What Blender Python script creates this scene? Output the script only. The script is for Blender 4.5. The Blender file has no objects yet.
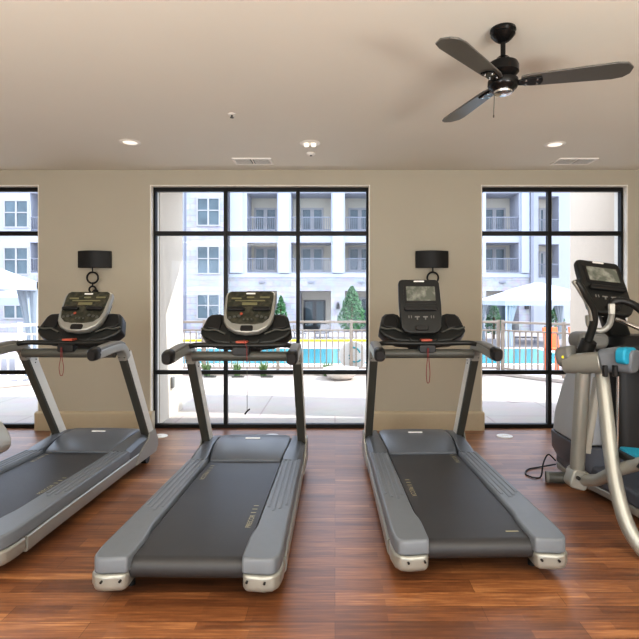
import bpy, bmesh, math, random
from mathutils import Vector, Matrix, Euler
random.seed(7)
col = bpy.context.scene.collection
F = 510.0; VX = 335.0; VY = 300.0; EYE = 1.45
def at(px, py, Y):
    return Vector(((px - VX) * Y / F, Y, EYE + (VY - py) * Y / F))

# ------------------------------------------------------------------ materials
def mat(name, rgb, rough=0.5, metal=0.0, noise=0.0, nscale=20.0, bump=0.0, bscale=200.0, coat=0.0, emit=None, estr=1.0, spec=0.5):
    m = bpy.data.materials.new(name); m.use_nodes = True
    nt = m.node_tree; b = nt.nodes['Principled BSDF']
    b.inputs['Base Color'].default_value = (*rgb, 1)
    b.inputs['Roughness'].default_value = rough
    b.inputs['Metallic'].default_value = metal
    b.inputs['Specular IOR Level'].default_value = spec
    if coat: b.inputs['Coat Weight'].default_value = coat; b.inputs['Coat Roughness'].default_value = 0.15
    tc = nt.nodes.new('ShaderNodeTexCoord')
    n = nt.nodes.new('ShaderNodeTexNoise'); n.inputs['Scale'].default_value = nscale; n.inputs['Detail'].default_value = 4
    nt.links.new(tc.outputs['Object'], n.inputs['Vector'])
    mx = nt.nodes.new('ShaderNodeMix'); mx.data_type = 'RGBA'
    k = noise if noise else 0.04
    mx.inputs[6].default_value = (*[c * (1 - k) for c in rgb], 1)
    mx.inputs[7].default_value = (*[min(1, c * (1 + k)) for c in rgb], 1)
    nt.links.new(n.outputs['Fac'], mx.inputs[0]); nt.links.new(mx.outputs[2], b.inputs['Base Color'])
    if bump:
        n2 = nt.nodes.new('ShaderNodeTexNoise'); n2.inputs['Scale'].default_value = bscale
        nt.links.new(tc.outputs['Object'], n2.inputs['Vector'])
        bp = nt.nodes.new('ShaderNodeBump'); bp.inputs['Strength'].default_value = bump; bp.inputs['Distance'].default_value = 0.002
        nt.links.new(n2.outputs['Fac'], bp.inputs['Height']); nt.links.new(bp.outputs['Normal'], b.inputs['Normal'])
    if emit:
        b.inputs['Emission Color'].default_value = (*emit, 1); b.inputs['Emission Strength'].default_value = estr
    return m

def mat_floor():
    m = bpy.data.materials.new('wood_planks'); m.use_nodes = True
    nt = m.node_tree; b = nt.nodes['Principled BSDF']; L = nt.links.new
    tc = nt.nodes.new('ShaderNodeTexCoord')
    br = nt.nodes.new('ShaderNodeTexBrick')
    br.inputs['Color1'].default_value = (0.0, 0.0, 0.0, 1); br.inputs['Color2'].default_value = (1, 1, 1, 1)
    br.inputs['Mortar'].default_value = (0.3, 0.3, 0.3, 1)
    br.inputs['Scale'].default_value = 1.0; br.inputs['Mortar Size'].default_value = 0.0012
    br.inputs['Brick Width'].default_value = 1.1; br.inputs['Row Height'].default_value = 0.115
    br.offset = 0.37; br.squash = 1.0
    L(tc.outputs['Object'], br.inputs['Vector'])
    # strip-level variation: shorter pieces inside each plank
    br2 = nt.nodes.new('ShaderNodeTexBrick')
    br2.inputs['Color1'].default_value = (0, 0, 0, 1); br2.inputs['Color2'].default_value = (1, 1, 1, 1)
    br2.inputs['Mortar'].default_value = (0.5, 0.5, 0.5, 1); br2.inputs['Mortar Size'].default_value = 0.0
    br2.inputs['Brick Width'].default_value = 0.62; br2.inputs['Row Height'].default_value = 0.0575; br2.inputs['Scale'].default_value = 1.0
    br2.offset = 0.61
    L(tc.outputs['Object'], br2.inputs['Vector'])
    mp = nt.nodes.new('ShaderNodeMapping'); mp.inputs['Scale'].default_value = (1.6, 26, 1)
    L(tc.outputs['Object'], mp.inputs['Vector'])
    ns = nt.nodes.new('ShaderNodeTexNoise'); ns.inputs['Scale'].default_value = 2.2; ns.inputs['Detail'].default_value = 7; ns.inputs['Roughness'].default_value = .62
    L(mp.outputs['Vector'], ns.inputs['Vector'])
    a1 = nt.nodes.new('ShaderNodeMath'); a1.operation = 'MULTIPLY_ADD'; a1.inputs[1].default_value = 0.22
    L(br.outputs['Color'], a1.inputs[0])
    a2 = nt.nodes.new('ShaderNodeMath'); a2.operation = 'MULTIPLY_ADD'; a2.inputs[1].default_value = 0.20
    L(br2.outputs['Color'], a2.inputs[0]); L(a2.outputs[0], a1.inputs[2])
    a3 = nt.nodes.new('ShaderNodeMath'); a3.operation = 'MULTIPLY_ADD'; a3.inputs[1].default_value = 0.9; a3.inputs[2].default_value = -0.13
    L(ns.outputs['Fac'], a3.inputs[0]); L(a3.outputs[0], a2.inputs[2])
    cr = nt.nodes.new('ShaderNodeValToRGB'); e = cr.color_ramp.elements
    e[0].position = 0.12; e[0].color = (0.055, 0.021, 0.010, 1)
    e[1].position = 0.86; e[1].color = (0.56, 0.28, 0.115, 1)
    x = e.new(0.42); x.color = (0.165, 0.063, 0.025, 1)
    x = e.new(0.65); x.color = (0.30, 0.125, 0.048, 1)
    L(a1.outputs[0], cr.inputs['Fac'])
    mx = nt.nodes.new('ShaderNodeMix'); mx.data_type = 'RGBA'; mx.blend_type = 'MULTIPLY'
    mx.inputs[7].default_value = (0.45, 0.4, 0.38, 1)
    L(br.outputs['Fac'], mx.inputs[0]); L(cr.outputs['Color'], mx.inputs[6]); L(mx.outputs[2], b.inputs['Base Color'])
    b.inputs['Coat Weight'].default_value = 0.5; b.inputs['Coat Roughness'].default_value = 0.38
    rr = nt.nodes.new('ShaderNodeMapRange'); rr.inputs[3].default_value = 0.30; rr.inputs[4].default_value = 0.44
    L(ns.outputs['Fac'], rr.inputs[0]); L(rr.outputs[0], b.inputs['Roughness'])
    bp = nt.nodes.new('ShaderNodeBump'); bp.inputs['Strength'].default_value = 0.15; bp.inputs['Distance'].default_value = 0.001
    L(ns.outputs['Fac'], bp.inputs['Height']); L(bp.outputs['Normal'], b.inputs['Normal'])
    return m

def mat_blocks(name, c1, c2, mortar, bw, rh, ms=0.01, rough=0.8, axis='XZ', nmix=0.25):
    m = bpy.data.materials.new(name); m.use_nodes = True
    nt = m.node_tree; b = nt.nodes['Principled BSDF']; L = nt.links.new
    tc = nt.nodes.new('ShaderNodeTexCoord'); src = tc.outputs['Object']
    if axis == 'XZ':
        sp = nt.nodes.new('ShaderNodeSeparateXYZ'); cb = nt.nodes.new('ShaderNodeCombineXYZ')
        L(src, sp.inputs[0]); L(sp.outputs['X'], cb.inputs['X']); L(sp.outputs['Z'], cb.inputs['Y']); src = cb.outputs[0]
    br = nt.nodes.new('ShaderNodeTexBrick')
    br.inputs['Color1'].default_value = (*c1, 1); br.inputs['Color2'].default_value = (*c2, 1); br.inputs['Mortar'].default_value = (*mortar, 1)
    br.inputs['Scale'].default_value = 1; br.inputs['Mortar Size'].default_value = ms
    br.inputs['Brick Width'].default_value = bw; br.inputs['Row Height'].default_value = rh
    L(src, br.inputs['Vector'])
    ns = nt.nodes.new('ShaderNodeTexNoise'); ns.inputs['Scale'].default_value = 3; ns.inputs['Detail'].default_value = 5
    L(src, ns.inputs['Vector'])
    mx = nt.nodes.new('ShaderNodeMix'); mx.data_type = 'RGBA'; mx.blend_type = 'OVERLAY'; mx.inputs[0].default_value = nmix
    L(br.outputs['Color'], mx.inputs[6]); L(ns.outputs['Color'], mx.inputs[7]); L(mx.outputs[2], b.inputs['Base Color'])
    b.inputs['Roughness'].default_value = rough
    return m

def mat_glass(name, tint=(0.95, 0.97, 1.0), refl=0.05):
    m = bpy.data.materials.new(name); m.use_nodes = True
    nt = m.node_tree; nt.nodes.clear(); L = nt.links.new
    o = nt.nodes.new('ShaderNodeOutputMaterial'); mx = nt.nodes.new('ShaderNodeMixShader')
    t = nt.nodes.new('ShaderNodeBsdfTransparent'); t.inputs[0].default_value = (*tint, 1)
    g = nt.nodes.new('ShaderNodeBsdfGlossy'); g.inputs['Roughness'].default_value = 0.02
    mx.inputs[0].default_value = refl
    L(t.outputs[0], mx.inputs[1]); L(g.outputs[0], mx.inputs[2]); L(mx.outputs[0], o.inputs[0])
    return m

def mat_water():
    m = mat('pool_water', (0.05, 0.30, 0.36), 0.15, noise=0.15, nscale=2)
    m.node_tree.nodes['Principled BSDF'].inputs['Emission Color'].default_value = (0.1, 0.6, 0.72, 1)
    m.node_tree.nodes['Principled BSDF'].inputs['Emission Strength'].default_value = 0.0
    return m

def mat_belt():
    m = mat('belt_rubber', (0.040, 0.040, 0.043), 0.42, bump=0.35, bscale=600, noise=0.15, nscale=5)
    return m

def mat_screen(name, base, fg, sx=14):
    """unlit display glass with faint reflections / icons"""
    m = bpy.data.materials.new(name); m.use_nodes = True
    nt = m.node_tree; b = nt.nodes['Principled BSDF']; L = nt.links.new
    tc = nt.nodes.new('ShaderNodeTexCoord')
    v = nt.nodes.new('ShaderNodeTexNoise'); v.inputs['Scale'].default_value = sx; v.inputs['Detail'].default_value = 3
    L(tc.outputs['Object'], v.inputs['Vector'])
    cr = nt.nodes.new('ShaderNodeValToRGB'); cr.color_ramp.elements[0].position = .42; cr.color_ramp.elements[1].position = .68
    cr.color_ramp.elements[0].color = (*base, 1); cr.color_ramp.elements[1].color = (*fg, 1)
    L(v.outputs['Fac'], cr.inputs[0]); L(cr.outputs[0], b.inputs['Base Color'])
    b.inputs['Roughness'].default_value = 0.18
    return m

M = dict(
    floor=mat_floor(),
    wall=mat('wall_paint', (0.45, 0.415, 0.335), 0.7, bump=0.15, bscale=250, noise=0.02, nscale=2),
    base=mat('baseboard_paint', (0.50, 0.435, 0.32), 0.5),
    ceil=mat('ceiling_paint', (0.74, 0.73, 0.66), 0.85, bump=0.25, bscale=300, noise=0.02, nscale=2),
    reveal=mat('reveal_paint', (0.78, 0.75, 0.68), 0.6),
    frame=mat('bronze_frame', (0.008, 0.008, 0.0075), 0.4, metal=0.0, spec=.3),
    glass=mat_glass('window_glass', refl=0.015),
    silver=mat('silver_paint', (0.35, 0.352, 0.325), 0.34, metal=0.4, noise=0.03),
    shroud=mat('shroud_silver', (0.40, 0.425, 0.46), 0.38, metal=0.2, noise=0.02),
    plate=mat('plate_silver', (0.68, 0.675, 0.63), 0.4, metal=0.2, noise=0.02),
    lshroud=mat('lower_shroud_grey', (0.085, 0.095, 0.12), 0.36),
    silver2=mat('silver_light', (0.50, 0.495, 0.455), 0.38, metal=0.25, noise=0.02),
    grey=mat('rail_grey', (0.165, 0.182, 0.205), 0.42, noise=0.05, bump=0.1, bscale=500),
    hood=mat('hood_grey', (0.105, 0.118, 0.14), 0.33, noise=0.04, bump=0.08, bscale=500),
    dark=mat('dark_plastic', (0.013, 0.014, 0.013), 0.4, bump=0.1, bscale=400),
    olive=mat('upright_dark', (0.055, 0.055, 0.047), 0.42),
    bar=mat('bar_grey', (0.085, 0.086, 0.075), 0.38),
    black=mat('black_plastic', (0.01, 0.01, 0.01), 0.4),
    pad=mat('grip_grey', (0.20, 0.20, 0.19), 0.55, bump=0.2, bscale=500),
    belt=mat_belt(),
    print=mat('belt_print', (0.42, 0.38, 0.25), 0.6),
    white=mat('white_plastic', (0.82, 0.82, 0.80), 0.4),
    chrome=mat('chrome', (0.7, 0.7, 0.7), 0.15, metal=1.0),
    red=mat('red_cord', (0.22, 0.03, 0.03), 0.6),
    redpanel=mat('red_button', (0.42, 0.09, 0.05), 0.5),
    led=mat_screen('console_face', (0.03, 0.032, 0.022), (0.075, 0.072, 0.05), 30),
    lcd=mat_screen('touch_screen', (0.13, 0.14, 0.115), (0.30, 0.31, 0.27), 16),
    strip=mat('display_strip', (0.18, 0.17, 0.09), 0.3),
    blue=mat('teal_pad', (0.02, 0.33, 0.50), 0.5),
    blade=mat('fan_blade', (0.13, 0.128, 0.118), 0.3, metal=0.35, noise=0.06),
    fanblk=mat('fan_black', (0.014, 0.014, 0.014), 0.25, metal=0.5),
    sconce=mat('sconce_shade', (0.010, 0.010, 0.010), 0.6, bump=0.3, bscale=400),
    iron=mat('ring_iron', (0.012, 0.012, 0.012), 0.4, metal=0.5),
    fixture=mat('fixture_white', (0.85, 0.83, 0.78), 0.5),
    lamp=mat('lamp_lens', (1, 0.97, 0.9), 0.4, emit=(1, 0.93, 0.8), estr=.55),
    terrace=mat_blocks('terrace_slabs', (0.40, 0.355, 0.32), (0.42, 0.37, 0.33), (0.33, 0.28, 0.25), 1.9, 1.6, 0.012, axis='XY', nmix=0.1),
    joint=mat('slab_joint', (0.35, 0.28, 0.25), 0.8),
    deckg=mat('pool_deck', (0.36, 0.33, 0.33), 0.8, noise=0.1, nscale=3),
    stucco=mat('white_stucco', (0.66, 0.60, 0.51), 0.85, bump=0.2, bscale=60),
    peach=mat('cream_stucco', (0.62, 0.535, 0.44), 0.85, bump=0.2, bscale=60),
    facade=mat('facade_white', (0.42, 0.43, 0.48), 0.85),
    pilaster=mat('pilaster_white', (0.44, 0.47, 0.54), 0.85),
    stone=mat_blocks('facade_stone', (0.36, 0.355, 0.375), (0.43, 0.42, 0.44), (0.32, 0.315, 0.335), 1.3, 0.42, 0.02),
    recess=mat('balcony_recess', (0.58, 0.53, 0.44), 0.85),
    wframe=mat('pale_window_frame', (0.38, 0.37, 0.37), 0.6),
    pane=mat('far_pane', (0.10, 0.14, 0.16), 0.12, noise=0.6, nscale=0.9),
    ddark=mat('dark_door', (0.03, 0.03, 0.032), 0.4),
    rail=mat('railing_beige', (0.34, 0.285, 0.235), 0.5),
    railfar=mat('far_railing', (0.24, 0.25, 0.29), 0.5),
    curb=mat('curb_concrete', (0.50, 0.44, 0.40), 0.85, noise=0.1),
    water=mat_water(),
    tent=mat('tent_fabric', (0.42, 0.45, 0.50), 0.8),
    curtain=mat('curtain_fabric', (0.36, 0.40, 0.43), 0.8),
    leaf=mat('leaf_green', (0.045, 0.14, 0.05), 0.6, noise=0.5, nscale=3),
    leaf2=mat('leaf_pale', (0.14, 0.24, 0.08), 0.6, noise=0.4, nscale=3),
    bark=mat('bark', (0.12, 0.08, 0.05), 0.9),
    orange=mat('orange_fabric', (0.80, 0.16, 0.05), 0.6),
    yellow=mat('yellow_band', (0.80, 0.68, 0.02), 0.6),
    teal=mat('teal_print', (0.04, 0.42, 0.50), 0.6),
    wicker=mat('lounge_grey', (0.18, 0.17, 0.17), 0.7),
    bowl=mat('bowl_concrete', (0.72, 0.66, 0.60), 0.7, noise=0.05),
)

# ------------------------------------------------------------------ mesh helpers
class MB:
    def __init__(s): s.bm = bmesh.new()
    def box(s, c, size, rot=None, mtx=None):
        m = Matrix.Translation(Vector(c))
        if rot: m = m @ Euler(rot).to_matrix().to_4x4()
        m = m @ Matrix.Diagonal((*size, 1))
        if mtx: m = mtx @ m
        bmesh.ops.create_cube(s.bm, size=1, matrix=m); return s
    def b2(s, a, b):
        a = Vector(a); b = Vector(b)
        return s.box((a + b) / 2, [max(abs(v), 1e-4) for v in (b - a)])
    def rings(s, rings, cap=True, closed=False):
        n = len(rings[0]); vs = [[s.bm.verts.new(p) for p in r] for r in rings]
        m = len(vs)
        for i in range(m if closed else m - 1):
            a, b = vs[i], vs[(i + 1) % m]
            for j in range(n):
                k = (j + 1) % n
                try: s.bm.faces.new((a[j], a[k], b[k], b[j]))
                except ValueError: pass
        if cap and not closed:
            try: s.bm.faces.new(list(reversed(vs[0]))); s.bm.faces.new(vs[-1])
            except ValueError: pass
        return s
    def sweep(s, path, prof, up=(0, 0, 1), closed=False, scales=None):
        """profile (u,v): u sideways, v along 'up'"""
        path = [Vector(p) for p in path]; n = len(path); R = []
        up = Vector(up)
        for i, p in enumerate(path):
            if closed: t = path[(i + 1) % n] - path[i - 1]
            elif i == 0: t = path[1] - p
            elif i == n - 1: t = p - path[i - 1]
            else: t = (path[i + 1] - p).normalized() + (p - path[i - 1]).normalized()
            t.normalize(); u = t.cross(up)
            if u.length < 1e-4: u = t.cross(Vector((1, 0, 0)))
            u.normalize(); v = u.cross(t)
            k = scales[i] if scales else 1
            if not isinstance(k, (tuple, list)): k = (k, k)
            R.append([p + u * a * k[0] + v * b * k[1] for a, b in prof])
        return s.rings(R, closed=closed)
    def tube(s, path, r, seg=12, closed=False, up=(0, 0, 1), radii=None):
        prof = [(math.cos(2 * math.pi * i / seg), math.sin(2 * math.pi * i / seg)) for i in range(seg)]
        sc = radii if radii else [r] * len(path)
        return s.sweep(path, prof, up, closed, sc)
    def cyl(s, a, b, r, seg=16):
        a = Vector(a); b = Vector(b); d = (b - a).normalized()
        return s.tube([a, b], r, seg, up=(0, 0, 1) if abs(d.z) < .9 else (0, 1, 0))
    def prism(s, pts, z0, z1, axis='z', mtx=None):
        def f(p, h):
            if axis == 'z': v = Vector((p[0], p[1], h))
            elif axis == 'y': v = Vector((p[0], h, p[1]))
            else: v = Vector((h, p[0], p[1]))
            return mtx @ v if mtx else v
        return s.rings([[f(p, z0) for p in pts], [f(p, z1) for p in pts]])
    def lathe(s, prof, c=(0, 0, 0), seg=28, mtx=None):
        R = []
        for r, z in prof:
            ring = [Vector((r * math.cos(2 * math.pi * i / seg), r * math.sin(2 * math.pi * i / seg), z)) for i in range(seg)]
            if mtx: ring = [mtx @ p for p in ring]
            R.append([p + Vector(c) for p in ring])
        return s.rings(R)
    def quad(s, p):
        s.bm.faces.new([s.bm.verts.new(q) for q in p]); return s
    def build(s, name, m, parent=None, bevel=0, smooth=True, seg=2, loc=None, mw=None):
        bmesh.ops.recalc_face_normals(s.bm, faces=s.bm.faces)
        me = bpy.data.meshes.new(name); s.bm.to_mesh(me); s.bm.free()
        me.materials.append(m)
        if smooth:
            for p in me.polygons: p.use_smooth = True
            me.set_sharp_from_angle(angle=math.radians(38))
        o = bpy.data.objects.new(name, me); col.objects.link(o)
        if parent: o.parent = parent
        if loc is not None: o.location = loc
        if bevel:
            md = o.modifiers.new('bevel', 'BEVEL'); md.width = bevel; md.segments = seg; md.limit_method = 'ANGLE'
            md.angle_limit = math.radians(35); md.harden_normals = False
        return o

def rrect(w, h, r, seg=4, cx=0, cy=0):
    pts = []
    for (sx, sy, a0) in ((1, 1, 0), (-1, 1, 90), (-1, -1, 180), (1, -1, 270)):
        for i in range(seg + 1):
            a = math.radians(a0 + 90 * i / seg)
            pts.append((cx + sx * (w / 2 - r) + r * math.cos(a), cy + sy * (h / 2 - r) + r * math.sin(a)))
    return pts

def smoothpath(pts, n=6):
    """Catmull-Rom resample"""
    P = [Vector(p) for p in pts]; P = [2 * P[0] - P[1]] + P + [2 * P[-1] - P[-2]]; out = []
    for i in range(1, len(P) - 2):
        for k in range(n):
            t = k / n; a, b, c, d = P[i - 1], P[i], P[i + 1], P[i + 2]
            out.append(0.5 * ((2 * b) + (c - a) * t + (2 * a - 5 * b + 4 * c - d) * t * t + (3 * b - a - 3 * c + d) * t ** 3))
    out.append(P[-2]); return out

def tag(o, label=None, cat=None, group=None, kind=None):
    if label: o['label'] = label
    if cat: o['category'] = cat
    if group: o['group'] = group
    if kind: o['kind'] = kind
    return o
def empty(name, loc=(0, 0, 0), rz=0, label=None, cat=None, group=None):
    o = bpy.data.objects.new(name, None); col.objects.link(o); o.location = loc; o.rotation_euler = (0, 0, rz)
    o.empty_display_size = 0.1
    return tag(o, label, cat, group)
def struct(o): o['kind'] = 'structure'; return o
def copy_tree(o, parent=None):
    c = o.copy(); col.objects.link(c)
    if parent: c.parent = parent
    for ch in list(o.children): copy_tree(ch, c)
    return c

def grid_wall(mb, x0, x1, z0, z1, holes, y0, y1):
    xs = sorted({x0, x1, *[h[0] for h in holes], *[h[1] for h in holes]}); xs = [x for x in xs if x0 <= x <= x1]
    zs = sorted({z0, z1, *[h[2] for h in holes], *[h[3] for h in holes]}); zs = [z for z in zs if z0 <= z <= z1]
    for i in range(len(xs) - 1):
        run = None
        for j in range(len(zs) - 1):
            cx = (xs[i] + xs[i + 1]) / 2; cz = (zs[j] + zs[j + 1]) / 2
            inside = any(h[0] < cx < h[1] and h[2] < cz < h[3] for h in holes)
            if inside:
                if run is not None: mb.b2((xs[i], y0, run), (xs[i + 1], y1, zs[j])); run = None
            elif run is None: run = zs[j]
        if run is not None: mb.b2((xs[i], y0, run), (xs[i + 1], y1, zs[-1]))

# ------------------------------------------------------------------ room shell
D = 5.69; CH = 2.90; T = 0.26
XL, XR, YB = -5.9, 5.2, -3.2
OPEN = [(-5.7, -3.305), (-2.065, 0.39), (1.63, 3.27)]
TOPZ = 2.735
struct(MB().b2((XL, YB, -0.1), (XR, D + 0.16, 0)).build('floor', M['floor']))
struct(MB().b2((XL, YB, CH), (XR, D + T, CH + 0.15)).build('ceiling', M['ceil']))
w = MB(); grid_wall(w, XL, XR, 0, CH, [(a, b, -1, TOPZ) for a, b in OPEN], D, D + T)
struct(w.build('wall_back', M['wall'], smooth=False))
struct(MB().b2((XL - .15, YB, 0), (XL, D + T, CH)).build('wall_left', M['wall']))
struct(MB().b2((XR, YB, 0), (XR + .15, D + T, CH)).build('wall_right', M['wall']))
w = MB(); grid_wall(w, XL, XR, 0, CH, [(-4.8, -2.2, 0.3, 2.6), (-1.3, 1.3, 0.3, 2.6), (2.2, 4.8, 0.3, 2.6)], YB - .2, YB)
struct(w.build('wall_front', M['wall'], smooth=False))
# reveal lining (white painted return), baseboards
for n, (a, b) in enumerate(OPEN, 1):
    r = MB(); r.b2((a, D + .002, TOPZ - .012), (b, D + T, TOPZ - .0005))
    r.b2((a + .0005, D + .002, 0), (a + .012, D + T, TOPZ - .012)); r.b2((b - .012, D + .002, 0), (b - .0005, D + T, TOPZ - .012))
    struct(r.build('trim_%d' % n, M['reveal'], smooth=False))
piers = [(XL, -5.7), (-3.305, -2.065), (0.39, 1.63), (3.27, XR)]
for nm, (a, b) in zip(('far_left', 'left', 'middle', 'right'), piers):
    bb = MB()
    pr = [(0, 0), (-0.032, 0), (-0.032, 0.185), (-0.026, 0.198), (-0.012, 0.205), (0, 0.21)]
    A = a - (.03 if a > XL else 0); B = b + (.03 if b < XR else 0)
    bb.rings([[Vector((x, D - .0005 + p[0], p[1])) for p in pr] for x in (A, B)])
    if a > XL: bb.b2((a - .03, D - .001, 0), (a - .0005, D + .09, .2))
    if b < XR: bb.b2((b + .0005, D - .001, 0), (b + .03, D + .09, .2))
    struct(bb.build('baseboard_' + nm, M['base'], smooth=False))

# windows
FY = 5.80
def window(n, a, b, verts):
    root = empty('window_%d' % n, (0, FY, 0)); root['kind'] = 'structure'
    f = MB(); bw = .036; d = .035
    f.b2((a + .013, -d, 0.0), (a + bw, d, TOPZ - .013)); f.b2((b - bw, -d, 0), (b - .013, d, TOPZ - .013))
    f.b2((a + bw, -d, TOPZ - .055), (b - bw, d, TOPZ - .013)); f.b2((a + bw, -d, 0), (b - bw, d, .045))
    struct(f.build('window_frame', M['frame'], root, bevel=.003))
    for x in verts: struct(MB().b2((x - .02, -d, .045), (x + .02, d, TOPZ - .055)).build('mullion', M['frame'], root, bevel=.003))
    xs = [a + bw] + [x for x in verts] + [b - bw]
    for z, h in ((2.205, .024), (.63, .022)):
        t = MB()
        for i in range(len(xs) - 1):
            l = xs[i] + (.02 if i else 0); r = xs[i + 1] - (.02 if i < len(xs) - 2 else 0)
            t.b2((l, -d * .8, z - h), (r, d * .8, z + h))
        struct(t.build('transom', M['frame'], root, bevel=.003))
    g = MB(); g.b2((a + bw, -.004, .045), (b - bw, .004, TOPZ - .055)); struct(g.build('pane', M['glass'], root, smooth=False))
window(1, -5.7, -3.305, [-4.9, -4.1])
window(2, -2.065, 0.39, [-1.24, -.42])
window(3, 1.63, 3.27, [2.43])

# ------------------------------------------------------------------ treadmill
def side(fn):
    for s in (-1, 1): fn(s)

def deck_parts(root, yr, yl, mark):
    # running belt: loop around deck with rear roller
    pr = []
    r = .052
    for i in range(9):
        a = math.radians(90 + 180 * i / 8); pr.append((.06 + r * math.cos(a), .148 + r * math.sin(a)))
    pr = [(1.56, .20)] + pr + [(1.56, .096)]
    MB().prism(pr, -.276, .276, axis='x').build('belt', M['belt'], root)
    fb = MB(); fb.b2((-.34, .25, .080), (.34, 2.0, .095))
    fb.build('underframe', M['black'], root)
    for s in (-1, 1): MB().b2((s * .30, .12, .095), (s * .36, 2.0, .14)).build('frame_beam', M['black'], root)
    for s in (-1, 1):
        # foot rail plan outline (right side then mirrored)
        o = [(.285, 1.50), (.285, .36), (.282, .31), (.272, .25), (.268, .20), (.268, .02), (.272, -.005), (.275, -.018),
             (.40, -.030), (.430, -.018), (.448, .02), (.456, .10), (.437, 1.50)]
        o = [(s * x, y) for x, y in o]
        top = [(s * (abs(x) - (.006 if abs(x) > .4 else (-.004 if abs(x) < .3 else 0))), y + (.008 if y < 0 else 0)) for x, y in o]
        R = [[Vector((x, y, .150)) for x, y in o], [Vector((x, y, .208)) for x, y in o], [Vector((x, y, .225)) for x, y in top]]
        fr = MB().rings(R).build('foot_rail', M['grey'], root, bevel=.008, seg=3)
        for k in range(4):
            x = s * (.315 + .034 * k); y0 = .52 + .05 * abs(k - 1.2)
            MB().sweep([(x, y0, .2255), (x - s * .012, 1.46, .2255)], rrect(.017, .007, .003, 2)).build('grip_ridge', M['grey'], fr)
        # silver side skirt + rear cap
        pth = [(s * .429, 1.80, .115), (s * .449, .35, .115), (s * .452, .16, .112)]
        sk = [(-.014, -.05), (.006, -.05), (.014, -.035), (.014, .03), (.008, .036), (-.014, .036)]
        MB().sweep(pth, [(u * -s, v) for u, v in sk]).build('side_trim', M['silver'], root)
        cap = [(.274, -.010), (.292, -.030), (.38, -.042), (.425, -.032), (.452, .005), (.461, .07), (.461, .16), (.31, .16), (.274, .10)]
        cap = [(s * x, y) for x, y in cap]
        inn = [(x * .0 + s * (.36 + (abs(x) - .36) * .86), .06 + (y - .06) * .82) for x, y in cap]
        c = MB().rings([[Vector((x, y, .062)) for x, y in inn], [Vector((x, y, .085)) for x, y in cap], [Vector((x, y, .148)) for x, y in cap]])
        co = c.build('end_cap', M['silver'], root, bevel=.014, seg=3)
        for x in (.30, .385): MB().cyl((s * x, -.052 if x > .35 else -.043, .122), (s * x, -.03, .122), .006, 10).build('screw', M['black'], co)
        MB().cyl((s * .33, .16, 0), (s * .33, .16, .10), .022, 14).build('foot', M['black'], root)
        MB().cyl((s * .375, 1.88, .045), (s * .425, 1.88, .045), .045, 20).build('wheel', M['black'], root)
    # belt printing
    fc = bpy.data.curves.new('t', 'FONT'); fc.body = 'PRECOR'; fc.size = .043; fc.align_x = 'LEFT'; fc.space_character = 1.05
    to = bpy.data.objects.new('t', fc); col.objects.link(to)
    bpy.context.view_layer.update()
    me = bpy.data.meshes.new_from_object(to); bpy.data.objects.remove(to)
    me.materials.append(M['print'])
    for (x, y, rz) in ((.245, yr, 90), (-.245, yl + .17, -90)):
        o = bpy.data.objects.new('belt_lettering', me); col.objects.link(o); o.parent = root
        o.location = (x, y, .2012); o.rotation_euler = (0, 0, math.radians(rz))
    for p, sz in [((.228, yr + .20 + .05 * k, .2012), (.030, .008, .0006)) for k in range(3)] + [((-.228, yl + .20 + .05 * k, .2012), (.030, .008, .0006)) for k in range(3)] + ([((.205, .12, .2012), (.07, .012, .0006))] if mark else []):
        MB().box(p, sz).build('belt_mark', M['print'], root, smooth=False)

def hood_parts(root):
    # centre cover : loft along y
    secs = [(1.50, .275, .212, .190), (1.53, .285, .225, .190), (1.62, .30, .250, .15), (1.73, .315, .272, .12), (1.84, .32, .285, .10),
            (1.96, .315, .285, .09), (2.06, .30, .26, .09), (2.10, .28, .20, .09)]
    R = []
    for y, w_, zt, zb in secs:
        cr = .05 * min(1, (zt - .2) / .1 + .2)
        R.append([Vector(p) for p in ((-w_, y, zb), (-w_, y, zt - cr), (-w_ + cr * .3, y, zt - cr * .3), (-w_ + cr, y, zt), (0, y, zt + .006), (w_ - cr, y, zt), (w_ - cr * .3, y, zt - cr * .3), (w_, y, zt - cr), (w_, y, zb))])
    h = MB().rings(R).build('motor_cover', M['hood'], root, bevel=.006, seg=2)
    MB().prism(rrect(.125, .022, .009), 0, .004, mtx=Matrix.Translation((0, 1.84, .290)) @ Matrix.Rotation(math.radians(5), 4, 'X')).build('name_plate', M['white'], h)
    for s in (-1, 1):
        # shoulder covers beside the hood, where the uprights plug in
        secs = [(1.46, .295, .436, .229, .19), (1.52, .292, .437, .238, .15), (1.62, .300, .438, .250, .10), (1.75, .312, .438, .262, .08), (1.95, .316, .438, .265, .08), (2.07, .31, .425, .25, .08)]
        R = [[Vector((s * a, y, zb)), Vector((s * a, y, zt)), Vector((s * (a + .02), y, zt + .004)), Vector((s * (b - .03), y, zt - .004)), Vector((s * b, y, zt - .035)), Vector((s * b, y, zb))] for y, a, b, zt, zb in secs]
        MB().rings(R).build('side_cover', M['hood'], root, bevel=.006)
        # silver leg cover rising from the side trim into the upright
        R = [[Vector((s * .439, y0, z)), Vector((s * .450, y0 + .003, z)), Vector((s * .450, y1 - .003, z)), Vector((s * .439, y1, z))] for z, y0, y1 in
             ((.07, 1.60, 2.02), (.12, 1.63, 2.06), (.18, 1.72, 2.06), (.22, 1.84, 2.03), (.275, 1.88, 2.0))]
        MB().rings(R).build('leg_cover', M['silver'], root)

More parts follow.
